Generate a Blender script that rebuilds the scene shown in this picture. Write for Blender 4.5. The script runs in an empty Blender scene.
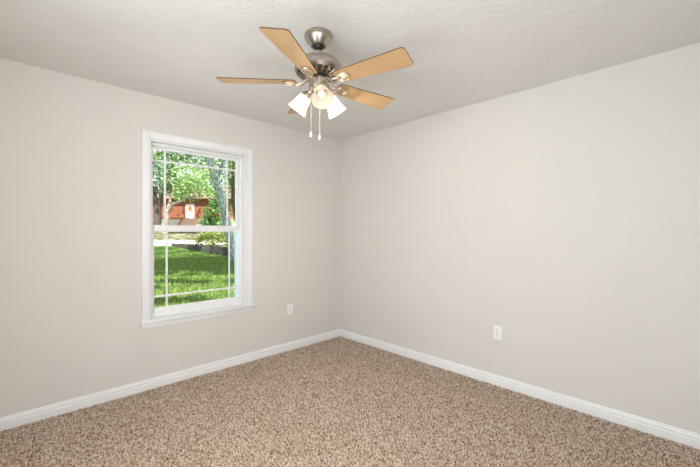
import bpy, bmesh, math, random
from mathutils import Vector, Matrix
import numpy as np
random.seed(7); rng = np.random.default_rng(7)
S = bpy.context.scene; COL = S.collection
R_ = math.radians

# ------------------------------------------------------------------ camera
CAM = Vector((-2.990, -3.258, 1.303))
FX, FY = 0.6968, 0.7173                      # horizontal forward direction
F = Vector((FX, FY, 0)); RT = Vector((FY, -FX, 0))
cd = bpy.data.cameras.new('camera'); cam = bpy.data.objects.new('camera', cd); COL.objects.link(cam)
cam.location = CAM
cam.rotation_euler = (R_(90), 0, math.atan2(FY, FX) - R_(90))
cd.sensor_width = 36; cd.lens = 36 * 353 / 700
cd.shift_y = -(233.5 - 231.4) / 700
cd.clip_start = 0.02; cd.clip_end = 400
S.camera = cam

# ------------------------------------------------------------------ world, sun, lights, exposure
W = bpy.data.worlds.new('sky'); S.world = W; W.use_nodes = True
bg = W.node_tree.nodes['Background']; bg.inputs[0].default_value = (0.90, 0.96, 1.0, 1); bg.inputs[1].default_value = 1.25
sd = bpy.data.lights.new('sun', 'SUN'); sd.energy = 11.0; sd.angle = R_(0.6); sd.color = (1, 0.95, 0.86)
sun = bpy.data.objects.new('sun', sd); COL.objects.link(sun)
sun.rotation_euler = Vector((0.25, 0.50, -0.83)).to_track_quat('-Z', 'Y').to_euler()
def area(name, loc, direction, sx, sy, power, color=(1, 1, 1)):
    l = bpy.data.lights.new(name, 'AREA'); l.shape = 'RECTANGLE'; l.size = sx; l.size_y = sy; l.energy = power; l.color = color
    o = bpy.data.objects.new(name, l); COL.objects.link(o); o.location = loc
    o.rotation_euler = Vector(direction).to_track_quat('-Z', 'Z').to_euler()
    return o
# added fill lights behind the camera, brightening the room through two openings
area('added_back_fill', (-2.90, -3.66, 1.15), (0.12, 1, 0.25), 0.85, 1.7, 18, (0.98, 0.99, 1.0))
area('added_side_fill', (-3.66, -2.55, 1.25), (1, -.06, 0.18), 1.45, 1.8, 53, (0.90, 0.955, 1.0))
S.view_settings.view_transform = 'Standard'; S.view_settings.look = 'None'
S.view_settings.gamma = 1; S.view_settings.use_curve_mapping = False
S.view_settings.exposure = 0.29

# ------------------------------------------------------------------ helpers
def tag(o, label=None, cat=None, group=None, kind=None):
    if label: o['label'] = label
    if cat: o['category'] = cat
    if group: o['group'] = group
    if kind: o['kind'] = kind
    return o
def empty(name, loc, rz=0):
    o = bpy.data.objects.new(name, None); COL.objects.link(o); o.location = loc; o.rotation_euler = (0, 0, rz)
    o.empty_display_size = 0.1
    return o
def obj(name, bm, mats, parent=None, smooth=False, angle=40):
    bmesh.ops.recalc_face_normals(bm, faces=bm.faces)
    me = bpy.data.meshes.new(name); bm.to_mesh(me); bm.free()
    for m in (mats if isinstance(mats, (list, tuple)) else [mats]): me.materials.append(m)
    if smooth:
        me.polygons.foreach_set('use_smooth', [True] * len(me.polygons))
        try: me.set_sharp_from_angle(angle=R_(angle))
        except Exception: pass
    o = bpy.data.objects.new(name, me); COL.objects.link(o); o.parent = parent
    return o
def pyobj(name, v, f, mat, parent=None):
    me = bpy.data.meshes.new(name); me.from_pydata(v, [], f); me.update(); me.materials.append(mat)
    o = bpy.data.objects.new(name, me); COL.objects.link(o); o.parent = parent
    return o
def box(bm, lo, hi, bev=0, M=None):
    r = bmesh.ops.create_cube(bm, size=1.0); vs = r['verts']
    c = [(a + b) / 2 for a, b in zip(lo, hi)]; s = [b - a for a, b in zip(lo, hi)]
    for v in vs: v.co = Vector((v.co.x * s[0] + c[0], v.co.y * s[1] + c[1], v.co.z * s[2] + c[2]))
    if bev:
        es = list({e for v in vs for e in v.link_edges})
        q = bmesh.ops.bevel(bm, geom=es, offset=bev, segments=2, affect='EDGES', profile=0.5)
        vs = list({v for f in q['faces'] for v in f.verts} | {v for v in vs if v.is_valid})
    if M is not None:
        for v in vs: v.co = M @ v.co
def lathe(bm, prof, n=40, M=None, cap=True):
    rings = []
    for r, z in prof:
        ring = []
        for k in range(n):
            a = 2 * math.pi * k / n
            p = Vector((r * math.cos(a), r * math.sin(a), z))
            ring.append(bm.verts.new(M @ p if M is not None else p))
        rings.append(ring)
    for a, b in zip(rings, rings[1:]):
        for k in range(n): bm.faces.new((a[k], a[(k + 1) % n], b[(k + 1) % n], b[k]))
    if cap:
        bm.faces.new(rings[0]); bm.faces.new(list(reversed(rings[-1])))
    return rings
def tube(bm, pts, rad, n=10, cap=True, closed=False, flat=None):
    pts = [Vector(p) for p in pts]; m = len(pts)
    rad = rad if isinstance(rad, (list, tuple)) else [rad] * m
    rings = []; up = None
    for i, p in enumerate(pts):
        a = pts[i - 1] if (i or closed) else p; b = pts[(i + 1) % m] if (i < m - 1 or closed) else p
        t = (b - a).normalized()
        if up is None: up = Vector((0, 0, 1)) if abs(t.z) < 0.9 else Vector((1, 0, 0))
        s = t.cross(up).normalized(); u = s.cross(t).normalized(); up = u
        ring = []
        for k in range(n):
            ang = 2 * math.pi * k / n
            w = math.sin(ang) * (flat if flat else 1)
            ring.append(bm.verts.new(p + (s * math.cos(ang) + u * w) * rad[i]))
        rings.append(ring)
    prs = list(zip(rings, rings[1:])) + ([(rings[-1], rings[0])] if closed else [])
    for a, b in prs:
        for k in range(n): bm.faces.new((a[k], a[(k + 1) % n], b[(k + 1) % n], b[k]))
    if cap and not closed:
        bm.faces.new(rings[0]); bm.faces.new(list(reversed(rings[-1])))
def prism(bm, outline, z0, z1, M=None, bev=0):
    T = (lambda p: M @ p) if M is not None else (lambda p: p)
    a = [bm.verts.new(T(Vector((x, y, z0)))) for x, y in outline]
    b = [bm.verts.new(T(Vector((x, y, z1)))) for x, y in outline]
    n = len(a); fa = bm.faces.new(list(reversed(a))); fb = bm.faces.new(b)
    sides = [bm.faces.new((a[k], a[(k + 1) % n], b[(k + 1) % n], b[k])) for k in range(n)]
    return fa, fb, sides
def arch(bm, lo_hi, prof):
    """straight moulding: prof is a list of (depth, z); lo_hi = function(u, depth, z) -> point for u = 0 and 1"""
    a = [bm.verts.new(lo_hi(0, d, z)) for d, z in prof]; b = [bm.verts.new(lo_hi(1, d, z)) for d, z in prof]
    n = len(a)
    for k in range(n): bm.faces.new((a[k], a[(k + 1) % n], b[(k + 1) % n], b[k]))
    bm.faces.new(list(reversed(a))); bm.faces.new(b)

# ------------------------------------------------------------------ materials
def mat(name, color=(.8, .8, .8), rough=.5, metal=0, spec=.5):
    m = bpy.data.materials.new(name); m.use_nodes = True
    b = m.node_tree.nodes['Principled BSDF']
    b.inputs['Base Color'].default_value = (*color, 1); b.inputs['Roughness'].default_value = rough
    b.inputs['Metallic'].default_value = metal; b.inputs['Specular IOR Level'].default_value = spec
    return m
def N(m, t, **kw):
    n = m.node_tree.nodes.new(t)
    for k, v in kw.items():
        if k in n.inputs.keys(): n.inputs[k].default_value = v
        else: setattr(n, k, v)
    return n
def LK(m, a, b): m.node_tree.links.new(a, b)
def BS(m): return m.node_tree.nodes['Principled BSDF']
def ramp(m, stops, fac, interp='LINEAR'):
    r = m.node_tree.nodes.new('ShaderNodeValToRGB'); r.color_ramp.interpolation = interp
    e = r.color_ramp.elements
    while len(e) < len(stops): e.new(0.5)
    for q, (p, c) in zip(e, stops): q.position = p; q.color = (*c, 1)
    LK(m, fac, r.inputs[0]); return r
def noise_mat(name, stops, scale, detail=4, rough=.8, bump=0, bscale=None, dist=.01, spec=.3, stretch=None, bdetail=4):
    m = mat(name, rough=rough, spec=spec)
    tc = N(m, 'ShaderNodeTexCoord'); vec = tc.outputs['Object']
    if stretch:
        mp = N(m, 'ShaderNodeMapping'); mp.inputs['Scale'].default_value = stretch; LK(m, vec, mp.inputs[0]); vec = mp.outputs[0]
    n = N(m, 'ShaderNodeTexNoise', Scale=scale, Detail=detail); LK(m, vec, n.inputs['Vector'])
    r = ramp(m, stops, n.outputs['Fac']); LK(m, r.outputs[0], BS(m).inputs['Base Color'])
    if bump:
        n2 = N(m, 'ShaderNodeTexNoise', Scale=bscale or scale, Detail=bdetail); LK(m, vec, n2.inputs['Vector'])
        b = N(m, 'ShaderNodeBump', Strength=bump, Distance=dist); LK(m, n2.outputs['Fac'], b.inputs['Height']); LK(m, b.outputs[0], BS(m).inputs['Normal'])
    return m
def island_mat(name, stops, rough=.6, trans=.35):
    """leaf material: one colour per leaf, light passing through"""
    m = mat(name, rough=rough, spec=.3)
    g = N(m, 'ShaderNodeNewGeometry'); r = ramp(m, stops, g.outputs['Random Per Island'])
    LK(m, r.outputs[0], BS(m).inputs['Base Color'])
    t = N(m, 'ShaderNodeBsdfTranslucent'); LK(m, r.outputs[0], t.inputs[0])
    mx = N(m, 'ShaderNodeMixShader'); mx.inputs[0].default_value = trans
    LK(m, BS(m).outputs[0], mx.inputs[1]); LK(m, t.outputs[0], mx.inputs[2])
    LK(m, mx.outputs[0], m.node_tree.nodes['Material Output'].inputs[0])
    return m

M_wall = noise_mat('wall_paint', [(.3, (.735, .71, .675)), (.7, (.75, .725, .69))], 3, rough=.75, bump=.12, bscale=90, dist=.004)
M_ceil = noise_mat('ceiling_texture', [(.3, (.78, .765, .74)), (.7, (.80, .785, .76))], 6, rough=.9, bump=.32, bscale=38, dist=.012, bdetail=3)
M_trim = mat('white_trim_paint', (.89, .90, .915), .35)
M_vinyl = mat('white_window_vinyl', (.88, .88, .885), .35)
M_skylit = mat('skylit_jamb_tint', (.55, .78, .86), .4)  # sky light on the jamb edge, put into a pale blue colour
M_plate = mat('white_outlet_plastic', (.93, .925, .92), .3)
M_slot = mat('dark_outlet_slot', (.08, .07, .07), .6)
# carpet: per-tuft speckle
M_carpet = mat('speckled_brown_carpet', rough=.95, spec=.1)
def carpet():
    m = M_carpet; tc = N(m, 'ShaderNodeTexCoord')
    nz = N(m, 'ShaderNodeTexNoise', Scale=150, Detail=2); LK(m, tc.outputs['Object'], nz.inputs['Vector'])
    mixv = N(m, 'ShaderNodeMixRGB'); mixv.blend_type = 'LINEAR_LIGHT'; mixv.inputs[0].default_value = .008
    LK(m, tc.outputs['Object'], mixv.inputs[1]); LK(m, nz.outputs['Color'], mixv.inputs[2])
    v = N(m, 'ShaderNodeTexVoronoi', Scale=130); LK(m, mixv.outputs[0], v.inputs['Vector'])
    sp = N(m, 'ShaderNodeSeparateColor'); LK(m, v.outputs['Color'], sp.inputs[0])
    r = ramp(m, [(0, (.12, .055, .028)), (.14, (.37, .22, .135)), (.40, (.62, .45, .33)), (.7, (.82, .66, .53)), (1, (.98, .88, .77))], sp.outputs[0])
    big = N(m, 'ShaderNodeTexNoise', Scale=2.2, Detail=3); LK(m, tc.outputs['Object'], big.inputs['Vector'])
    rb = ramp(m, [(.35, (.88, .86, .84)), (.65, (1, 1, 1))], big.outputs['Fac'])
    mu = N(m, 'ShaderNodeMixRGB'); mu.blend_type = 'MULTIPLY'; mu.inputs[0].default_value = 1
    LK(m, r.outputs[0], mu.inputs[1]); LK(m, rb.outputs[0], mu.inputs[2]); LK(m, mu.outputs[0], BS(m).inputs['Base Color'])
    b = N(m, 'ShaderNodeBump', Strength=.7, Distance=.010); b.invert = True
    LK(m, v.outputs['Distance'], b.inputs['Height']); LK(m, b.outputs[0], BS(m).inputs['Normal'])
carpet()
M_pile = mat('carpet_yarn', rough=.95, spec=.05)
def yarn():
    g = N(M_pile, 'ShaderNodeNewGeometry')
    q = ramp(M_pile, [(0, (.16, .075, .04)), (.12, (.42, .25, .155)), (.42, (.67, .51, .39)), (.72, (.83, .70, .58)), (1, (.97, .88, .77))], g.outputs['Random Per Island'])
    LK(M_pile, q.outputs[0], BS(M_pile).inputs['Base Color'])
yarn()
# brushed nickel
M_nickel = mat('brushed_nickel', (.46, .415, .355), .28, 1)
M_nickel2 = mat('polished_nickel', (.58, .51, .42), .28, 1)
M_black = mat('black_rubber', (.012, .012, .012), .4)
M_blade = noise_mat('maple_blade_underside', [(.3, (.50, .315, .15)), (.7, (.59, .39, .205))], 9, rough=.42, stretch=(1.2, 14, 14))
M_edge = mat('dark_walnut_blade_edge', (.10, .045, .025), .45)
M_chain = mat('pale_pull_chain', (.72, .66, .58), .35, .6)
M_knob = mat('white_pull_knob', (.80, .77, .72), .35)
M_shade = mat('frosted_alabaster_glass', (.93, .91, .87), .45)
def shade_mat():
    m = M_shade; t = N(m, 'ShaderNodeBsdfTranslucent'); t.inputs[0].default_value = (1, .95, .87, 1)
    mx = N(m, 'ShaderNodeMixShader'); mx.inputs[0].default_value = .8
    LK(m, BS(m).outputs[0], mx.inputs[1]); LK(m, t.outputs[0], mx.inputs[2]); LK(m, mx.outputs[0], m.node_tree.nodes['Material Output'].inputs[0])
shade_mat()
def emit(name, color, strength):
    m = mat(name, color, .4); BS(m).inputs['Emission Color'].default_value = (*color, 1); BS(m).inputs['Emission Strength'].default_value = strength
    return m
M_bulb = emit('lit_bulb', (1, .87, .70), 2.2)
M_bulb_dim = emit('dimly_lit_bulb', (1, .90, .78), .12)
M_glass = bpy.data.materials.new('window_glass'); M_glass.use_nodes = True
def glass():
    m = M_glass; nt = m.node_tree; nt.nodes.remove(BS(m))
    t = N(m, 'ShaderNodeBsdfTransparent'); t.inputs[0].default_value = (.97, .985, .98, 1)
    g = N(m, 'ShaderNodeBsdfGlossy', Roughness=.02); fr = N(m, 'ShaderNodeFresnel', IOR=1.22)
    mx = N(m, 'ShaderNodeMixShader'); LK(m, fr.outputs[0], mx.inputs[0]); LK(m, t.outputs[0], mx.inputs[1]); LK(m, g.outputs[0], mx.inputs[2])
    LK(m, mx.outputs[0], nt.nodes['Material Output'].inputs[0])
glass()
# outdoors
M_lawn = noise_mat('lawn_green', [(.3, (.03, .11, .03)), (.55, (.09, .21, .055)), (.75, (.24, .34, .10))], 1.6, 8, rough=.95, bump=.8, bscale=40, dist=.05, spec=.1)
M_verge = noise_mat('shade_dappled_verge_grass', [(.35, (.035, .05, .02)), (.5, (.11, .11, .06)), (.64, (.30, .28, .20))], 1.6, 8, rough=.95, bump=.6, bscale=20, dist=.05, spec=.1)  # tree shade and dapple put into dark, streaky grass tones
M_road = noise_mat('pale_concrete', [(.3, (.62, .62, .62)), (.7, (.74, .74, .73))], 3, rough=.9)
M_soil = noise_mat('leaf_litter', [(.3, (.14, .11, .06)), (.7, (.34, .30, .16))], 3, 8, rough=.95)
M_stake = noise_mat('weathered_dark_timber', [(.3, (.018, .022, .018)), (.7, (.075, .08, .065))], 6, rough=.9, stretch=(3, 3, .5))
M_barkd = noise_mat('dark_bark', [(.3, (.045, .035, .03)), (.7, (.15, .125, .10))], 8, 6, rough=.9, bump=.8, dist=.05, stretch=(2, 2, .5))
M_barkl = noise_mat('pale_bark', [(.3, (.18, .15, .11)), (.7, (.42, .37, .29))], 8, 6, rough=.9, bump=.8, dist=.05, stretch=(2, 2, .5))
M_barkg = noise_mat('grey_bark', [(.35, (.16, .17, .18)), (.5, (.42, .45, .46)), (.65, (.70, .74, .75))], 6, 6, rough=.9, bump=1, dist=.06, stretch=(2, 2, .6))
M_leafA = island_mat('bright_leaf', [(0, (.06, .17, .03)), (.35, (.16, .33, .06)), (.7, (.40, .56, .18)), (1, (.78, .82, .50))], trans=.45)
M_leafB = island_mat('yellow_green_leaf', [(0, (.12, .22, .03)), (.5, (.32, .42, .08)), (1, (.76, .76, .40))], trans=.45)
M_leafC = island_mat('deep_green_leaf', [(0, (.03, .10, .03)), (.5, (.07, .22, .05)), (1, (.20, .42, .10))], trans=.35)
M_leafD = island_mat('blue_green_leaf', [(0, (.05, .14, .06)), (.5, (.14, .30, .13)), (1, (.66, .74, .56))], trans=.4)
M_grass = island_mat('grass_blade', [(0, (.06, .155, .04)), (.6, (.16, .26, .055)), (1, (.44, .46, .12))], trans=.4)
M_white = noise_mat('whitewashed_masonry', [(.3, (.80, .74, .65)), (.7, (.86, .81, .73))], 3, rough=.85)
M_terra = noise_mat('terracotta_coping', [(.3, (.40, .12, .045)), (.7, (.48, .17, .06))], 4, rough=.8)
M_step = noise_mat('pinkish_brick_paving', [(.3, (.72, .48, .37)), (.7, (.80, .56, .45))], 4, rough=.85)
M_door = mat('white_door_paint', (.88, .88, .86), .4)
M_roof = noise_mat('brown_roof_shingle', [(.3, (.13, .09, .07)), (.7, (.22, .16, .12))], 6, rough=.9)
M_wreath = noise_mat('orange_wreath', [(.3, (.50, .16, .02)), (.7, (.75, .34, .04))], 30, rough=.8)
M_brick = mat('red_brick', rough=.85, spec=.2)
def brick():
    m = M_brick; tc = N(m, 'ShaderNodeTexCoord'); mp = N(m, 'ShaderNodeMapping'); mp.inputs['Rotation'].default_value = (R_(90), 0, 0)
    LK(m, tc.outputs['Object'], mp.inputs[0])
    b = N(m, 'ShaderNodeTexBrick', Scale=1.0); b.inputs['Brick Width'].default_value = .22; b.inputs['Row Height'].default_value = .075; b.inputs['Mortar Size'].default_value = .008
    b.inputs['Color1'].default_value = (.26, .085, .033, 1); b.inputs['Color2'].default_value = (.17, .05, .025, 1); b.inputs['Mortar'].default_value = (.28, .17, .12, 1)
    LK(m, mp.outputs[0], b.inputs['Vector']); LK(m, b.outputs[0], BS(m).inputs['Base Color'])
brick()

# ------------------------------------------------------------------ room shell  (left wall: plane y=0, right wall: plane x=0)
H = 2.44; XB, YB = -3.45, -3.46; TH = 0.18
WX0, WX1, WZ0, WZ1 = -2.142, -1.2685, 0.567, 2.072       # window opening
def struct(o): o['kind'] = 'structure'; return o
bm = bmesh.new(); box(bm, (XB - TH, YB - TH, -.2), (TH, TH, -.007)); struct(obj('floor', bm, M_carpet))
bm = bmesh.new(); box(bm, (XB - TH, YB - TH, H), (TH, TH, H + .2)); struct(obj('ceiling', bm, M_ceil))
bm = bmesh.new()
box(bm, (XB - TH, 0, -.05), (WX0, TH, H)); box(bm, (WX1, 0, -.05), (TH, TH, H))
box(bm, (WX0, 0, -.05), (WX1, TH, WZ0 - .02)); box(bm, (WX0, 0, WZ1), (WX1, TH, H)); struct(obj('wall_left', bm, M_wall))
bm = bmesh.new(); box(bm, (0, YB - TH, -.05), (TH, 0, H)); struct(obj('wall_right', bm, M_wall))
bm = bmesh.new()                                        # behind the camera, with a doorway the added back fill shines through
box(bm, (XB - TH, YB - TH, 0), (-3.38, YB, H)); box(bm, (-2.42, YB - TH, 0), (0, YB, H)); box(bm, (-3.38, YB - TH, 2.06), (-2.42, YB, H)); struct(obj('wall_back', bm, M_wall))
bm = bmesh.new()                                        # beside the camera, with a wide opening added for the side fill
box(bm, (XB - TH, YB, 0), (XB, -3.30, H)); box(bm, (XB - TH, -1.80, 0), (XB, 0, H))
box(bm, (XB - TH, -3.30, 0), (XB, -1.80, .3)); box(bm, (XB - TH, -3.30, 2.2), (XB, -1.80, H)); struct(obj('wall_near', bm, M_wall))
def fill_box(name, lo, hi, open_side):
    """added closed box behind a fill opening, keeping the sun out; the side towards the room stays open"""
    bm = bmesh.new(); t = .1; (x0, y0, z0), (x1, y1, z1) = lo, hi
    box(bm, (x0 - t, y0 - t, z0 - t), (x1 + t, y1 + (0 if open_side == 'y' else t), z0)); box(bm, (x0 - t, y0 - t, z1), (x1 + t, y1 + (0 if open_side == 'y' else t), z1 + t))
    box(bm, (x0 - t, y0, z0), (x0, y1, z1)); box(bm, (x0, y0 - t, z0), (x1, y0, z1))
    if open_side == 'y': box(bm, (x1, y0, z0), (x1 + t, y1, z1))
    else: box(bm, (x0, y1, z0), (x1, y1 + t, z1))
    struct(obj(name, bm, M_wall))
fill_box('back_fill_box', (-3.46, -4.30, 0), (-2.30, YB - TH, 2.3), 'y')  # unseen box added around the back fill, blocks the sun
fill_box('side_fill_box', (-4.30, -3.40, 0), (XB - TH, -1.70, 2.3), 'x')  # unseen sun-blocking box added around the side fill
BP = [(0, -.012), (.017, -.012), (.017, .044), (.0125, .047), (.0125, .056), (.0155, .060), (.014, .066), (.008, .070), (.008, .077), (.006, .082), (0, .082)]
def baseboard(name, fn):
    bm = bmesh.new(); arch(bm, fn, BP); struct(obj(name, bm, M_trim, smooth=True, angle=25))
baseboard('baseboard_left', lambda u, d, z: Vector((XB if u == 0 else 0, -d, z)))
baseboard('baseboard_right', lambda u, d, z: Vector((-d, YB if u == 0 else 0, z)))
baseboard('baseboard_back', lambda u, d, z: Vector((-2.42 if u == 0 else 0, YB + d, z)))
baseboard('baseboard_near', lambda u, d, z: Vector((XB + d, YB if u == 0 else 0, z)))

# carpet pile: every tuft a little leaning, blunt stub of yarn
def pile():
    st = .0082; gx = np.arange(XB + .004, -.016, st); gy = np.arange(YB + .02, -.016, st)
    X, Y = np.meshgrid(gx, gy); X = X.ravel(); Y = Y.ravel(); n = len(X)
    X = X + rng.uniform(-.45, .45, n) * st; Y = Y + rng.uniform(-.45, .45, n) * st
    h = rng.uniform(.009, .015, n); a = rng.uniform(0, 6.283, n); w0 = rng.uniform(.0043, .0059, n); w1 = rng.uniform(.0024, .0038, n)
    la = rng.uniform(0, 6.283, n); ll = rng.uniform(0, .006, n); tx = X + np.cos(la) * ll; ty = Y + np.sin(la) * ll
    V = np.empty((n, 6, 3))
    for k in range(3):
        b = a + k * 2.0944; V[:, k] = np.stack([X + np.cos(b) * w0, Y + np.sin(b) * w0, np.full(n, -.008)], 1)
        b = b + .7; V[:, k + 3] = np.stack([tx + np.cos(b) * w1, ty + np.sin(b) * w1, h - .0125], 1)
    V = V.reshape(-1, 3); V[:, 0] = np.clip(V[:, 0], XB, -.0005); V[:, 1] = np.clip(V[:, 1], YB, -.0005)
    q = (np.arange(n) * 6)[:, None]
    quads = np.concatenate([q + np.array([[k, (k + 1) % 3, (k + 1) % 3 + 3, k + 3]]) for k in range(3)], 0); tris = q + np.array([[3, 4, 5]])
    me = bpy.data.meshes.new('carpet_pile'); me.vertices.add(6 * n); me.vertices.foreach_set('co', V.ravel())
    me.loops.add(15 * n); me.loops.foreach_set('vertex_index', np.concatenate([quads.ravel(), tris.ravel()]).astype(np.int32))
    ls = np.concatenate([np.arange(3 * n) * 4, 12 * n + np.arange(n) * 3]).astype(np.int32)
    me.polygons.add(4 * n); me.polygons.foreach_set('loop_start', ls)
    me.update(calc_edges=True); me.materials.append(M_pile)
    o = bpy.data.objects.new('carpet_pile', me); COL.objects.link(o)
    tag(o, 'speckled brown and beige cut pile carpet covering the whole floor', 'carpet', kind='stuff')
pile()

# ------------------------------------------------------------------ window in the left wall
win = empty('window_1', ((WX0 + WX1) / 2, 0, WZ0)); win['kind'] = 'structure'
WIN0 = Matrix.Translation(-Vector(win.location))
def wpart(name, boxes, m, parent=None, bev=.002):
    bm = bmesh.new()
    for lo, hi in boxes: box(bm, lo, hi, bev, WIN0)
    return obj(name, bm, m, parent or win, smooth=True, angle=30)
CW = .060
wpart('casing', [((WX0 - CW, -.018, WZ0), (WX0, 0, WZ1 + CW)), ((WX1, -.018, WZ0), (WX1 + CW, 0, WZ1 + CW)),
                 ((WX0, -.018, WZ1), (WX1, 0, WZ1 + CW))], M_trim, bev=.003)
wpart('stool', [((WX0 - CW - .014, -.044, WZ0 - .016), (WX1 + CW + .020, 0, WZ0 + .002)), ((WX0, 0, WZ0 - .02), (WX1, .075, WZ0))], M_trim, bev=.004)
wpart('apron', [((WX0 - CW, -.011, WZ0 - .064), (WX1 + CW, 0, WZ0 - .016))], M_trim, bev=.003)
wpart('jamb', [((WX0, 0, WZ0), (WX0 + .012, .075, WZ1)), ((WX1 - .012, 0, WZ0), (WX1, .075, WZ1)), ((WX0 + .012, 0, WZ1 - .012), (WX1 - .012, .075, WZ1))], M_trim, bev=.001)
FW = .034
wpart('window_frame', [((WX0, .075, WZ0 - .02), (WX0 + FW, TH, WZ1)), ((WX1 - FW, .075, WZ0 - .02), (WX1, TH, WZ1)),
                       ((WX0 + FW, .075, WZ1 - FW), (WX1 - FW, TH, WZ1)), ((WX0 + FW, .075, WZ0 - .02), (WX1 - FW, TH, WZ0 + .025))], M_vinyl)
wpart('skylit_jamb_strip', [((WX1 - FW - .009, .150, WZ0 + .025), (WX1 - FW, .176, 1.33))], M_skylit, bev=.001)  # added strip; its pale blue stands for sky light on the jamb
def sash(name, y0, y1, x0, x1, z0, z1, gx0, gx1, gz0, gz1, vx, hz):
    s = wpart(name, [((x0, y0, z0), (gx0, y1, z1)), ((gx1, y0, z0), (x1, y1, z1)), ((gx0, y0, z0), (gx1, y1, gz0)), ((gx0, y0, gz1), (gx1, y1, z1))], M_vinyl, bev=.004)
    ym = (y0 + y1) / 2
    wpart('pane', [((gx0 - .003, ym - .002, gz0 - .003), (gx1 + .003, ym + .002, gz1 + .003))], M_glass, s, bev=0)
    h = .009
    for x in vx: wpart('muntin', [((x - h, ym - .007, gz0), (x + h, ym - .0025, gz1))], M_vinyl, s, bev=.002)
    wpart('muntin', [((gx0, ym - .0075, hz - h), (gx1, ym - .003, hz + h))], M_vinyl, s, bev=.002)
    return s
X0, X1 = WX0 + FW, WX1 - FW
US = sash('upper_sash', .118, .146, X0 - .004, X1 + .004, 1.318, WZ1 - FW + .004, -2.086, -1.318, 1.360, 2.017, (-1.988, -1.413), 1.920)
LS = sash('lower_sash', .080, .108, X0 - .004, X1 + .004, WZ0 + .020, 1.352, -2.086, -1.311, .645, 1.300, (-1.984, -1.410), .742)
wpart('sash_lock', [((-1.73, .078, 1.352), (-1.67, .108, 1.362)), ((-1.715, .070, 1.362), (-1.69, .100, 1.372))], M_vinyl, bev=.003)

# ------------------------------------------------------------------ outlets
def outlet(label, loc, rz):
    t = empty('wall_outlet', loc, rz); tag(t, label, 'outlet', None)
    bm = bmesh.new(); box(bm, (-.036, -.006, -.058), (.036, 0, .058), .004); obj('cover_plate', bm, M_plate, t, True, 30)
    for s in (-1, 1):
        bm = bmesh.new(); c = s * .0195
        out = [(.017 * math.cos(a) if abs(.017 * math.cos(a)) < .0145 else math.copysign(.0145, math.cos(a)), c + .0165 * math.sin(a)) for a in [2 * math.pi * k / 24 for k in range(24)]]
        M = Matrix.Rotation(R_(90), 4, 'X'); prism(bm, out, .005, .0085, M)
        rec = obj('receptacle', bm, M_plate, t)
        bm = bmesh.new()
        for sx, hh in ((-.0065, .0045), (.0065, .0035)): box(bm, (sx - .0012, -.0092, c + .002 - hh + .002), (sx + .0012, -.0084, c + .004 + hh))
        box(bm, (-.002, -.0092, c - .010), (.002, -.0084, c - .006)); obj('slots', bm, M_slot, rec)
    bm = bmesh.new(); lathe(bm, [(.003, .0055), (.003, .0075), (.002, .008)], 12, Matrix.Rotation(R_(90), 4, 'X')); obj('screw', bm, M_nickel, t)
outlet('white duplex wall outlet beside the window, near the room corner', (-.753, 0, .442), 0)
outlet('white duplex wall outlet on the blank right hand wall', (0, -1.982, .445), R_(-90))

# ------------------------------------------------------------------ ceiling fan
FC = CAM + F * 2.04 + RT * (-.182); FC.z = H
fan = empty('ceiling_fan', FC, math.atan2(RT.y, RT.x))      # local x = camera right, y = away
tag(fan, 'brushed nickel ceiling fan with five maple blades and three lit glass shades', 'ceiling fan')
def z(a): return a - H
bm = bmesh.new()
lathe(bm, [(.079, 0), (.081, -.004), (.082, -.012), (.080, -.019), (.0765, -.021), (.0755, -.026), (.070, -.038), (.061, -.051), (.052, -.062), (.046, -.069), (.042, -.071), (.037, -.071), (.033, -.064)], 48)
obj('canopy', bm, M_nickel, fan, True, 30)
bm = bmesh.new(); bmesh.ops.create_uvsphere(bm, u_segments=24, v_segments=12, radius=.0325, matrix=Matrix.Translation((0, 0, -.061))); obj('hanger_ball', bm, M_black, fan, True)
bm = bmesh.new(); lathe(bm, [(.0105, -.080), (.0105, -.150)], 20); obj('downrod', bm, M_nickel2, fan, True)
bm = bmesh.new()
lathe(bm, [(.018, z(2.312)), (.024, z(2.311)), (.026, z(2.300)), (.070, z(2.298)), (.098, z(2.291)), (.118, z(2.279)), (.131, z(2.262)), (.136, z(2.248)), (.137, z(2.228)), (.134, z(2.224)), (.134, z(2.220)), (.128, z(2.212)), (.105, z(2.201)), (.075, z(2.194)), (.062, z(2.192))], 56)
mh = obj('motor_housing', bm, M_nickel, fan, True, 25)
def slotpt(r, a, off=0):
    # point on the sloping underside of the housing
    zz = np.interp(r, [.062, .075, .105, .128], [2.192, 2.194, 2.201, 2.212]) - off
    return Vector((r * math.cos(a), r * math.sin(a), z(zz)))
for k in range(20):
    a = 2 * math.pi * (k + .5) / 20; bm = bmesh.new(); da = .082
    q = []
    for r in (.080, .092, .105, .116, .124):
        q.append((bm.verts.new(slotpt(r, a - da, .0012)), bm.verts.new(slotpt(r, a + da, .0012)), bm.verts.new(slotpt(r, a - da, -.001)), bm.verts.new(slotpt(r, a + da, -.001))))
    for u, v in zip(q, q[1:]):
        bm.faces.new((u[0], u[1], v[1], v[0])); bm.faces.new((u[2], v[2], v[3], u[3])); bm.faces.new((u[0], v[0], v[2], u[2])); bm.faces.new((u[1], u[3], v[3], v[1]))
    bm.faces.new((q[0][0], q[0][2], q[0][3], q[0][1])); bm.faces.new((q[-1][0], q[-1][1], q[-1][3], q[-1][2]))
    obj('vent_slot', bm, M_black, mh)
bm = bmesh.new(); lathe(bm, [(.062, z(2.193)), (.064, z(2.190)), (.064, z(2.182)), (.060, z(2.180))], 40); obj('flywheel', bm, M_black, fan, True, 25)
bm = bmesh.new()
lathe(bm, [(.045, z(2.182)), (.055, z(2.180)), (.055, z(2.128)), (.053, z(2.122)), (.046, z(2.116)), (.034, z(2.108)), (.030, z(2.094)), (.024, z(2.086)), (.012, z(2.082)), (.006, z(2.074))], 40)
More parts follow.
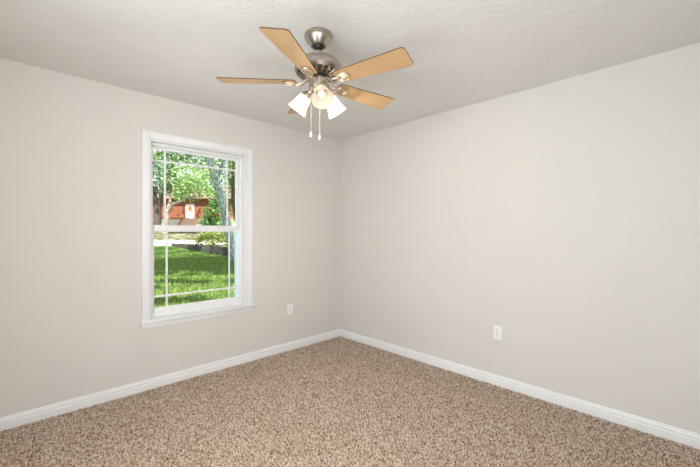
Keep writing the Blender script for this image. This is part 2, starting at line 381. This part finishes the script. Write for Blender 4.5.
obj('switch_housing', bm, M_nickel, fan, True, 25)
# blades
ZB = z(2.164); R0, R1 = .130, .563; PITCH = R_(-12)
def rounded(outline_pts):
    pts = []
    n = len(outline_pts)
    for i, (x, y, r) in enumerate(outline_pts):
        p = Vector((x, y)); a = Vector(outline_pts[i - 1][:2]) - p; b = Vector(outline_pts[(i + 1) % n][:2]) - p
        a.normalize(); b.normalize(); ang = a.angle(b); d = r / math.tan(ang / 2)
        s, e = p + a * d, p + b * d; c = p + (a + b).normalized() * (r / math.sin(ang / 2))
        a0 = math.atan2(*(s - c).yx); a1 = math.atan2(*(e - c).yx); dd = (a1 - a0 + math.pi) % (2 * math.pi) - math.pi
        for k in range(7): t = a0 + dd * k / 6; pts.append((c.x + r * math.cos(t), c.y + r * math.sin(t)))
    return pts
BL = rounded([(R0, -.048, .024), (R1, -.073, .018), (R1, .073, .018), (R0, .048, .024)])
for k in range(5):
    rz = R_(183 + 72 * k)
    bm = bmesh.new()
    fa, fb, sides = prism(bm, BL, -.003, .003)
    for q in [fb] + sides: q.material_index = 1
    b = obj('blade', bm, [M_blade, M_edge], fan)
    b.location = (0, 0, ZB); b.rotation_mode = 'XYZ'
    b.matrix_local = Matrix.Translation((0, 0, ZB)) @ Matrix.Rotation(rz, 4, 'Z') @ Matrix.Rotation(PITCH, 4, 'X')
    # iron: curved arm from the flywheel, oval ring and plate under the blade
    bm = bmesh.new()
    ov = [(.168 + .040 * math.cos(t), .030 * math.sin(t), -.0085) for t in [2 * math.pi * j / 28 for j in range(28)]]
    tube(bm, ov, .0065, 10, closed=True)
    prism(bm, [(.168 + .038 * math.cos(t), 0.028 * math.sin(t)) for t in [2 * math.pi * j / 28 for j in range(28)]], -.0065, -.0032)
    for sy in (-1, 1):
        tube(bm, [(.056, sy * .008, .014), (.075, sy * .012, .006), (.095, sy * .017, -.010), (.115, sy * .016, -.016), (.134, sy * .008, -.012), (.146, sy * .004, -.008)], [.007, .0075, .007, .0065, .006, .005], 10)
    iron = obj('blade_iron', bm, M_nickel2, b, True, 50)
    bm = bmesh.new()
    for x, y in ((.160, 0), (.184, .010), (.184, -.010)):
        lathe(bm, [(.0045, -.0066), (.0045, -.0095), (.002, -.0105)], 10, Matrix.Translation((x, y, 0)))
    obj('screw', bm, M_nickel, b, True)
# light kit
TILT = R_(50)
for k, az in enumerate((284, 161, 41)):
    a = R_(az); d = Vector((math.cos(a), math.sin(a), 0)); ax = (d * math.cos(TILT) + Vector((0, 0, -math.sin(TILT)))).normalized()
    neck = d * .078 + Vector((0, 0, z(2.093)))
    Q = ax.to_track_quat('Z', 'X').to_matrix().to_4x4(); M = Matrix.Translation(neck) @ Q
    bm = bmesh.new()
    tube(bm, [d * .030 + Vector((0, 0, z(2.108))), d * .045 + Vector((0, 0, z(2.118))), d * .060 + Vector((0, 0, z(2.115))), neck - ax * .016], [.009, .008, .008, .009], 12)
    obj('light_arm', bm, M_nickel2, fan, True)
    bm = bmesh.new(); lathe(bm, [(.012, -.022), (.024, -.018), (.031, -.010), (.033, .004), (.030, .006), (.012, .002)], 32, M); obj('shade_fitter', bm, M_nickel2, fan, True, 30)
    bm = bmesh.new()
    pr = [(.026, -.006), (.033, .000), (.0385, .014), (.042, .034), (.0445, .056), (.050, .078), (.056, .094), (.061, .101)]
    lathe(bm, pr + [(r - .003, h + .0005) for r, h in reversed(pr)], 44, M, cap=False)
    sh = obj('lamp_shade', bm, M_shade, fan, True, 60)
    bm = bmesh.new()
    lathe(bm, [(.012, .000), (.0125, .016), (.016, .026), (.0205, .040), (.021, .050), (.017, .062), (.009, .069), (.002, .071)], 24, M)
    obj('light_bulb', bm, M_bulb_dim if k == 0 else M_bulb, sh, True)
    l = bpy.data.lights.new('bulb_light', 'POINT'); l.energy = .05 if k == 0 else 9.5; l.color = (1, .90, .79); l.shadow_soft_size = .026
    lo = bpy.data.objects.new('bulb_light', l); COL.objects.link(lo); lo.parent = fan; lo.location = M @ Vector((0, 0, .083))
# pull chains
for (x, y, zb) in ((-.037, -.034, 1.838), (.011, -.050, 1.818)):
    bm = bmesh.new(); tube(bm, [(x * .9, y * .9, z(2.135)), (x * 1.06, y * 1.06, z(2.130)), (x * 1.08, y * 1.08, z(2.118)), (x * 1.08, y * 1.08, z(zb + .02))], .0022, 8)
    zz = zb + .03
    while zz < 2.11:
        bmesh.ops.create_icosphere(bm, subdivisions=1, radius=.0030, matrix=Matrix.Translation((x * 1.08, y * 1.08, z(zz)))); zz += .0085
    ch = obj('pull_chain', bm, M_chain, fan, True)
    bm = bmesh.new(); lathe(bm, [(.003, .030), (.006, .027), (.0075, .018), (.0075, .006), (.005, .001), (.002, 0)], 16, Matrix.Translation((x * 1.08, y * 1.08, z(zb)))); pk = obj('pull_knob', bm, M_knob, ch, True)

# ------------------------------------------------------------------ outdoors
def P(px, py, d):
    """a point at distance d along the view axis that the photo shows at (px, py)"""
    q = CAM + F * d + RT * ((px - 350) / 353 * d); q.z = 1.303 + (231.4 - py) / 353 * d; return q
GD = [-50, 24, 27, 30, 36, 43, 50, 55, 120]; GZ = [-.35, -.35, -.20, .06, .375, 1.25, 1.62, 1.68, 1.7]
def gz(d): return float(np.interp(d, GD, GZ))
def G(lat, d, dz=0):
    q = CAM + F * d + RT * lat; q.z = gz(d) + dz; return q
def strip(name, ds, l0, l1, m, dz, nl=24):
    v = []; f = []; n = nl + 1
    for d in ds:
        for k in range(n): v.append(G(l0(d) + (l1(d) - l0(d)) * k / nl, d, dz))
    for i in range(len(ds) - 1):
        for k in range(nl): f.append((i * n + k, i * n + k + 1, (i + 1) * n + k + 1, (i + 1) * n + k))
    return struct(pyobj(name, v, f, m))
strip('lawn', [4.9 + 1.0 * k for k in range(26)] + [30.2], lambda d: max(-60, -(d - 4.6) * 40), lambda d: min(25, -4 + (d - 4.9) * .9 - .35 * 4.9), M_lawn, 0)
strip('street', [30, 31.5, 33, 34.5, 36], lambda d: -60, lambda d: 25, M_road, .02)
strip('verge', [35.9, 38, 40, 43, 46, 50, 55, 70, 120], lambda d: -90, lambda d: 30, M_verge, .0)

# grass blades standing on the near lawn
n = 60000
d = 5.6 + (rng.random(n) ** 1.2) * 24.4; px = rng.uniform(95, 262, n); lat = (px - 350) / 353 * d
x = CAM.x + FX * d + FY * lat; y = CAM.y + FY * d - FX * lat; ok = y > 1.2
d, x, y = d[ok], x[ok], y[ok]; n = len(d)
g = np.interp(d, GD, GZ); a = rng.uniform(0, 6.283, n); h = rng.uniform(.04, .10, n); w = rng.uniform(.006, .013, n) * (1 + d / 14); le = rng.uniform(-.09, .09, (n, 2))
V = np.empty((n, 3, 3)); V[:, 0] = np.stack([x - np.cos(a) * w, y - np.sin(a) * w, g - .01], 1); V[:, 1] = np.stack([x + np.cos(a) * w, y + np.sin(a) * w, g - .01], 1); V[:, 2] = np.stack([x + le[:, 0], y + le[:, 1], g + h], 1)
tag(pyobj('grass', V.reshape(-1, 3).tolist(), np.arange(3 * n).reshape(-1, 3).tolist(), M_grass), 'short green grass of the shaded lawn outside the window', 'grass', kind='stuff')

# palisade edging with raised bed behind
A = Vector(G((174 - 350) / 353 * 30.5, 30.2)); B = Vector(G((232 - 350) / 353 * 23.0, 23.0))
pal = empty('timber_edging', (A + B) / 2); tag(pal, 'low dark edging of upright timber stakes along the lawn', 'garden edging')
nst = 46
for k in range(nst + 8):
    t = k / (nst - 1); p = A.lerp(B, t); dd = (p - CAM).dot(F); zb = gz(dd) - .15; zt = .30 + random.uniform(-.05, .05)
    bm = bmesh.new(); r = random.uniform(.085, .105)
    lathe(bm, [(r * .98, zb), (r, zt - .04), (r * .8, zt)], 10, Matrix.Translation((p.x - pal.location.x, p.y - pal.location.y, -pal.location.z)))
    obj('stake', bm, M_stake, pal, True, 30)
dirv = (B - A).normalized(); nv = Vector((-dirv.y, dirv.x, 0)); nv = nv if nv.dot(F) > 0 else -nv
bm = bmesh.new(); E = B + dirv * 6
q = [A + nv * .08, E + nv * .08, E + nv * 7 + dirv * 3, A.lerp(B, .35) + nv * 3.2]
vt = [bm.verts.new((p.x, p.y, .24)) for p in q]; vb = [bm.verts.new((p.x, p.y, -.4)) for p in q]
bm.faces.new(vt); bm.faces.new(list(reversed(vb)))
for k in range(4): bm.faces.new((vt[k], vt[(k + 1) % 4], vb[(k + 1) % 4], vb[k]))
struct(obj('planting_bed', bm, M_soil))

def leaves(blobs, size, flat=1.0, droop=0):
    """blobs: (centre, radius, count); returns verts/faces of pointed leaves"""
    V = []; 
    for c, r, n in blobs:
        u = rng.normal(size=(n, 3)); u /= np.linalg.norm(u, axis=1, keepdims=True)
        rr = r * (rng.random(n) ** .45)[:, None]; p = np.array(c)[None] + u * rr * np.array([1, 1, flat])
        t = rng.normal(size=(n, 3)); t[:, 2] = t[:, 2] * .5 - droop; t /= np.linalg.norm(t, axis=1, keepdims=True)
        s = np.cross(t, rng.normal(size=(n, 3)) * .5 + np.array([0, 0, 1.0])); s /= np.linalg.norm(s, axis=1, keepdims=True) + 1e-9
        L = (size * rng.uniform(.6, 1.3, n))[:, None]; w = L * .32
        V.append(np.stack([p - t * L * .5, p + s * w, p + t * L * .5, p - s * w], 1))
    V = np.concatenate(V); n = len(V)
    return V.reshape(-1, 3).tolist(), np.arange(4 * n).reshape(-1, 4).tolist()
def tree(name, label, base, limbs, blobs, bark, leaf, size, group=None, droop=0, flat=.8):
    t = empty(name, base); tag(t, label, 'tree' if 'tree' in name else 'shrub', group)
    base = Vector(base)
    for i, (pts, r0, r1) in enumerate(limbs):
        bm = bmesh.new(); pts = [Vector(p) - base for p in pts]; m = len(pts)
        fine = []
        for j in range(m - 1):
            for s in range(4): fine.append(pts[j].lerp(pts[j + 1], s / 4) + Vector((random.uniform(-1, 1), random.uniform(-1, 1), 0)) * r0 * .12 * (1 if j + s else 0))
        fine.append(pts[-1]); k = len(fine)
        tube(bm, fine, [r0 + (r1 - r0) * (j / (k - 1)) for j in range(k)], 12)
        obj('trunk' if i == 0 else 'branch', bm, bark, t, True, 80)
    v, f = leaves([((Vector(c) - base)[:], r, n) for c, r, n in blobs], size, flat, droop)
    pyobj('foliage', v, f, leaf, t)
    return t

def SH(d, lat, h):
    '''centre of a bough at height h that shades the lawn at (d, lat)'''
    return G(lat, d, h) + Vector((-.25, -.50, 0)) / .83 * h
# grey leaning tree on the lawn
b0 = P(235, 262, 19.5); b0.z = -.36
tr = [b0, P(232, 245, 19.4), P(227.5, 226, 19.0), P(223, 205, 18.4), P(216.5, 182, 17.8), P(208.5, 157, 17.0), P(202, 130, 16.2), P(190, 100, 15.5)]
tree('leaning_tree', 'leaning grey barked tree on the right of the window view', b0,
     [(tr, .27, .15), ([tr[4], P(228, 150, 17.5), P(246, 120, 17.2)], .10, .04), ([tr[5], P(180, 135, 17), P(160, 118, 16.5)], .09, .03)],
     [(P(195, 95, 15.5), 2.6, 2600), (P(160, 110, 15), 2.0, 1700), (P(225, 105, 15), 2.2, 1700), (P(175, 60, 12), 2.8, 2600), (P(230, 50, 12), 2.6, 1800), (P(130, 80, 14), 2.6, 1700),
      *[(SH(dd, ll, hh), 1.5, 520) for dd, ll, hh in ((17.5, -9.0, 7.5), (17.5, -6.2, 8), (19, -10.5, 7.6), (19.5, -7.6, 8.2), (21.5, -9.2, 7.8), (22, -6.4, 8), (21.5, -12, 7.5), (24, -10.5, 8), (24.5, -7.8, 8.2), (25, -13.5, 7.6), (27, -12, 8), (27.5, -9.5, 8.2), (28, -15, 8))],
      *[(SH(dd, ll * dd, hh), rr, int(620 * rr * rr)) for dd, ll, hh, rr, nn in [(15.4, -.56, 7, 1.0, 0), (15.6, -.47, 7, 1.0, 0), (15.3, -.39, 7, 1.0, 0), (15.6, -.31, 7, 1.0, 0), (13.6, -.54, 7, .7, 0), (13.9, -.36, 7, .7, 0), (13.4, -.45, 7, .45, 0), (11.6, -.50, 6.8, .6, 0), (11.4, -.43, 6.8, .5, 0), (11.7, -.31, 6.8, .6, 0), (10.2, -.56, 6.6, .4, 0), (8.3, -.53, 6.4, .5, 0), (8.5, -.45, 6.4, .45, 0), (8.2, -.36, 6.4, .4, 0)]],
      (P(186, 152, 18), 1.0, 260), (P(200, 146, 18), .9, 240), (P(222, 154, 18.5), .9, 330), (P(166, 152, 17), .9, 200)],
     M_barkg, M_leafA, .20)
# slim dark tree beside it
b1 = P(243, 259, 20.5); b1.z = -.36
tree('slim_tree', 'slim dark trunked tree at the right edge of the window view', b1,
     [([b1, P(240.5, 240, 20.4), P(236.5, 220, 20.2), P(233, 200, 20), P(233, 170, 20), P(236, 140, 20)], .14, .08)],
     [(P(234, 168, 20.5), .9, 420), (P(236, 190, 20.6), .7, 260), (P(230, 182, 21), .6, 150), (P(240, 150, 20), 1.2, 420), (P(250, 170, 20), 1.6, 500), (P(236, 208, 20.8), .7, 300), (P(234, 178, 20.2), .6, 200)], M_barkd, M_leafA, .17)
# big oak across the street, forked dark trunk, long limb to the right
b2 = P(157, 232, 43); b2.z = gz(43) - .1
f2 = P(158, 205, 43)
tree('spreading_tree', 'dark forked tree on the left, spreading over the brick house', b2,
     [([b2, P(157.5, 220, 43), f2], .48, .42), ([f2, P(153, 190, 43), P(146, 172, 43)], .32, .15), ([f2, P(164, 192, 43), P(170, 176, 43), P(173, 160, 43)], .30, .12)],
     [*[(P(rng.uniform(150, 222), rng.uniform(182, 199), rng.uniform(44, 48)), rng.uniform(.8, 1.5), 110) for _ in range(26)], (P(150, 175, 43), 3.0, 620), (P(166, 172, 42), 2.6, 520), (P(178, 160, 43), 3.0, 500), (P(158, 152, 42), 3.2, 620), (P(140, 158, 42), 3.5, 500), (P(172, 188, 42), 1.6, 170), (P(156, 190, 44), 1.5, 150), (P(196, 150, 44), 3.2, 420), (P(175, 130, 43), 4.5, 500), (P(210, 165, 45), 2.5, 260)],
     M_barkd, M_leafD, .38)
b3 = P(165.5, 231.5, 40.5); b3.z = gz(40.5) - .1
f3 = P(167, 212, 40.5)
tree('crooked_tree', 'pale trunked tree with a long low limb reaching right', b3,
     [([b3, P(166, 222, 40.5), f3], .34, .28), ([f3, P(173, 204, 40.3), P(184, 200, 40), P(196, 194, 39.5), P(206, 188, 39)], .22, .07), ([f3, P(171, 198, 41), P(176, 184, 41)], .20, .08)],
     [(P(188, 190, 39.5), 1.9, 260), (P(201, 183, 39), 2.0, 300), (P(211, 180, 38.5), 1.6, 260), (P(182, 178, 40), 2.2, 260), (P(196, 172, 40), 2.2, 320), (P(215, 192, 38), 1.3, 200), (P(178, 196, 40), 1.0, 60)],
     M_barkl, M_leafA, .34)
# shrubs
def shrub(label, base, blobs, leaf, size, group=None):
    base.z = gz((base - CAM).dot(F)) - .02
    mid = Vector(blobs[0][0])
    return tree('leafy_shrub', label, base, [([base, base.lerp(mid, .6), mid], .05, .02)], blobs, M_barkd, leaf, size, group)
shrub('tall green shrub in front of the brick wall, right of the white door', P(212, 232, 37), [(P(213, 212, 37), 1.1, 420), (P(206, 222, 37), .9, 300), (P(217, 203, 37), .8, 220), (P(218, 222, 37), .8, 260), (P(211, 228, 37), .8, 200)], M_leafC, .30)
shrub('low round green shrub behind the leaning trunk', P(224, 232, 36.5), [(P(223, 225, 36.5), .6, 240), (P(229, 223, 36.5), .6, 200)], M_leafA, .24)
shrub('drooping yellow green shrub hanging over the timber edging', P(212, 244, 27.5), [(P(205, 237, 27.5), .55, 150), (P(213, 236, 27), .65, 190), (P(221, 238, 26.5), .6, 170), (P(199, 241, 27.8), .4, 80), (P(228, 241, 25.5), .5, 120), (P(212, 243, 26.2), .45, 70)], M_leafB, .26)

# brick house across the street, seen between the trees
O = P(190, 219, 52); hz0 = O.z
rot = math.atan2(RT.y, RT.x)
house = empty('brick_house', O, rot); tag(house, 'red brick house across the street with a white front door', 'house')
bm = bmesh.new(); box(bm, (-14, 0, -1.6), (-.55, 8, 3.0)); box(bm, (.55, 0, -1.6), (9, 8, 3.0)); box(bm, (-.55, 0, 2.2), (.55, 8, 3.0)); box(bm, (-.55, .3, -1.6), (.55, 8, 0)); obj('brick_wall', bm, M_brick, house)
bm = bmesh.new(); v = [bm.verts.new(p) for p in ((-14.6, -.7, 2.95), (9.6, -.7, 2.95), (9.6, 8.7, 2.95), (-14.6, 8.7, 2.95), (-13.5, 4, 5.2), (8.5, 4, 5.2))]
for q in ((0, 1, 5, 4), (1, 2, 5), (2, 3, 4, 5), (3, 0, 4), (0, 3, 2, 1)): bm.faces.new([v[k] for k in q])
obj('roof', bm, M_roof, house)
bm = bmesh.new(); box(bm, (-.46, .06, 0), (.46, .12, 2.08), .01); dr = obj('front_door', bm, M_door, house)
bm = bmesh.new(); lathe(bm, [(.03, 0), (.035, .03), (.01, .045)], 12, Matrix.Translation((.36, .06, 1.0)) @ Matrix.Rotation(R_(90), 4, 'X')); obj('door_knob', bm, M_nickel, dr, True)
bm = bmesh.new(); box(bm, (-.62, -.03, 0), (-.46, .12, 2.2)); box(bm, (.46, -.03, 0), (.62, .12, 2.2)); box(bm, (-.46, -.03, 2.08), (.46, .12, 2.2)); obj('door_frame', bm, M_door, house)
wr = empty('door_wreath', P(190, 208.6, 51.96), rot); tag(wr, 'round orange wreath hanging on the white front door', 'wreath')
bm = bmesh.new(); tube(bm, [(.19 * math.cos(t), 0, .19 * math.sin(t)) for t in [2 * math.pi * j / 24 for j in range(24)]], .085, 10, closed=True)
for v in bm.verts: v.co *= 1 + random.uniform(-.12, .12)
obj('ring', bm, M_wreath, wr)
# terrace wall with terracotta coping and steps
T0 = P(190, 231, 49); T0.z = gz(49) - .3
tw = empty('terrace_wall', T0, rot); tag(tw, 'whitewashed terrace wall with terracotta coping below the brick house', 'garden wall')
zt = hz0 - T0.z
bm = bmesh.new(); box(bm, (-14, 0, 0), (-1.1, 2.9, zt - .12)); obj('wall', bm, M_white, tw)
bm = bmesh.new(); box(bm, (-14, -.08, zt - .12), (-1.0, 2.9, zt + .10), .02); obj('coping', bm, M_terra, tw)
bm = bmesh.new(); box(bm, (3.0, 0, 0), (9, 2.9, zt - .25)); obj('wall', bm, M_white, tw)
bm = bmesh.new(); prism(bm, [(-2.4, 0), (0, 0), (0, zt)], -.9, -1.15, Matrix.Rotation(R_(90), 4, 'Z') @ Matrix.Rotation(R_(90), 4, 'X') if False else Matrix(((0, 0, 1, 0), (1, 0, 0, 0), (0, 1, 0, 0), (0, 0, 0, 1)))); obj('stair_cheek', bm, M_terra, tw)
st = empty('garden_steps', T0, rot); tag(st, 'pinkish brick steps leading up to the white front door', 'steps')
for k in range(8):
    bm = bmesh.new(); box(bm, (-.88, -2.2 + k * .30, 0), (2.95, -2.2 + (k + 1) * .30 + (2.7 if k == 7 else 0), zt * (k + 1) / 8 - .01)); obj('step', bm, M_step, st)
# tall trees behind the house
for i, (px, d, hgt, lab) in enumerate(((150, 66, 11, 'hazy green tree rising behind the left end of the brick house'), (183, 70, 12, 'hazy green tree rising behind the house roof above the white door'), (218, 67, 11, 'hazy green tree rising behind the right end of the brick house'))):
    b = P(px, 230, d); b.z = 1.65
    tree('background_tree', lab, b, [([b, b + Vector((0, 0, hgt * .6)), b + Vector((.3, 0, hgt * .9))], .35, .12)],
         [(b + Vector((random.uniform(-3, 3), random.uniform(-2, 2), hgt * random.uniform(.45, 1.15))), random.uniform(1.6, 2.8), 120) for _ in range(9)], M_barkd, M_leafD if i != 1 else M_leafA, .45, group=None)
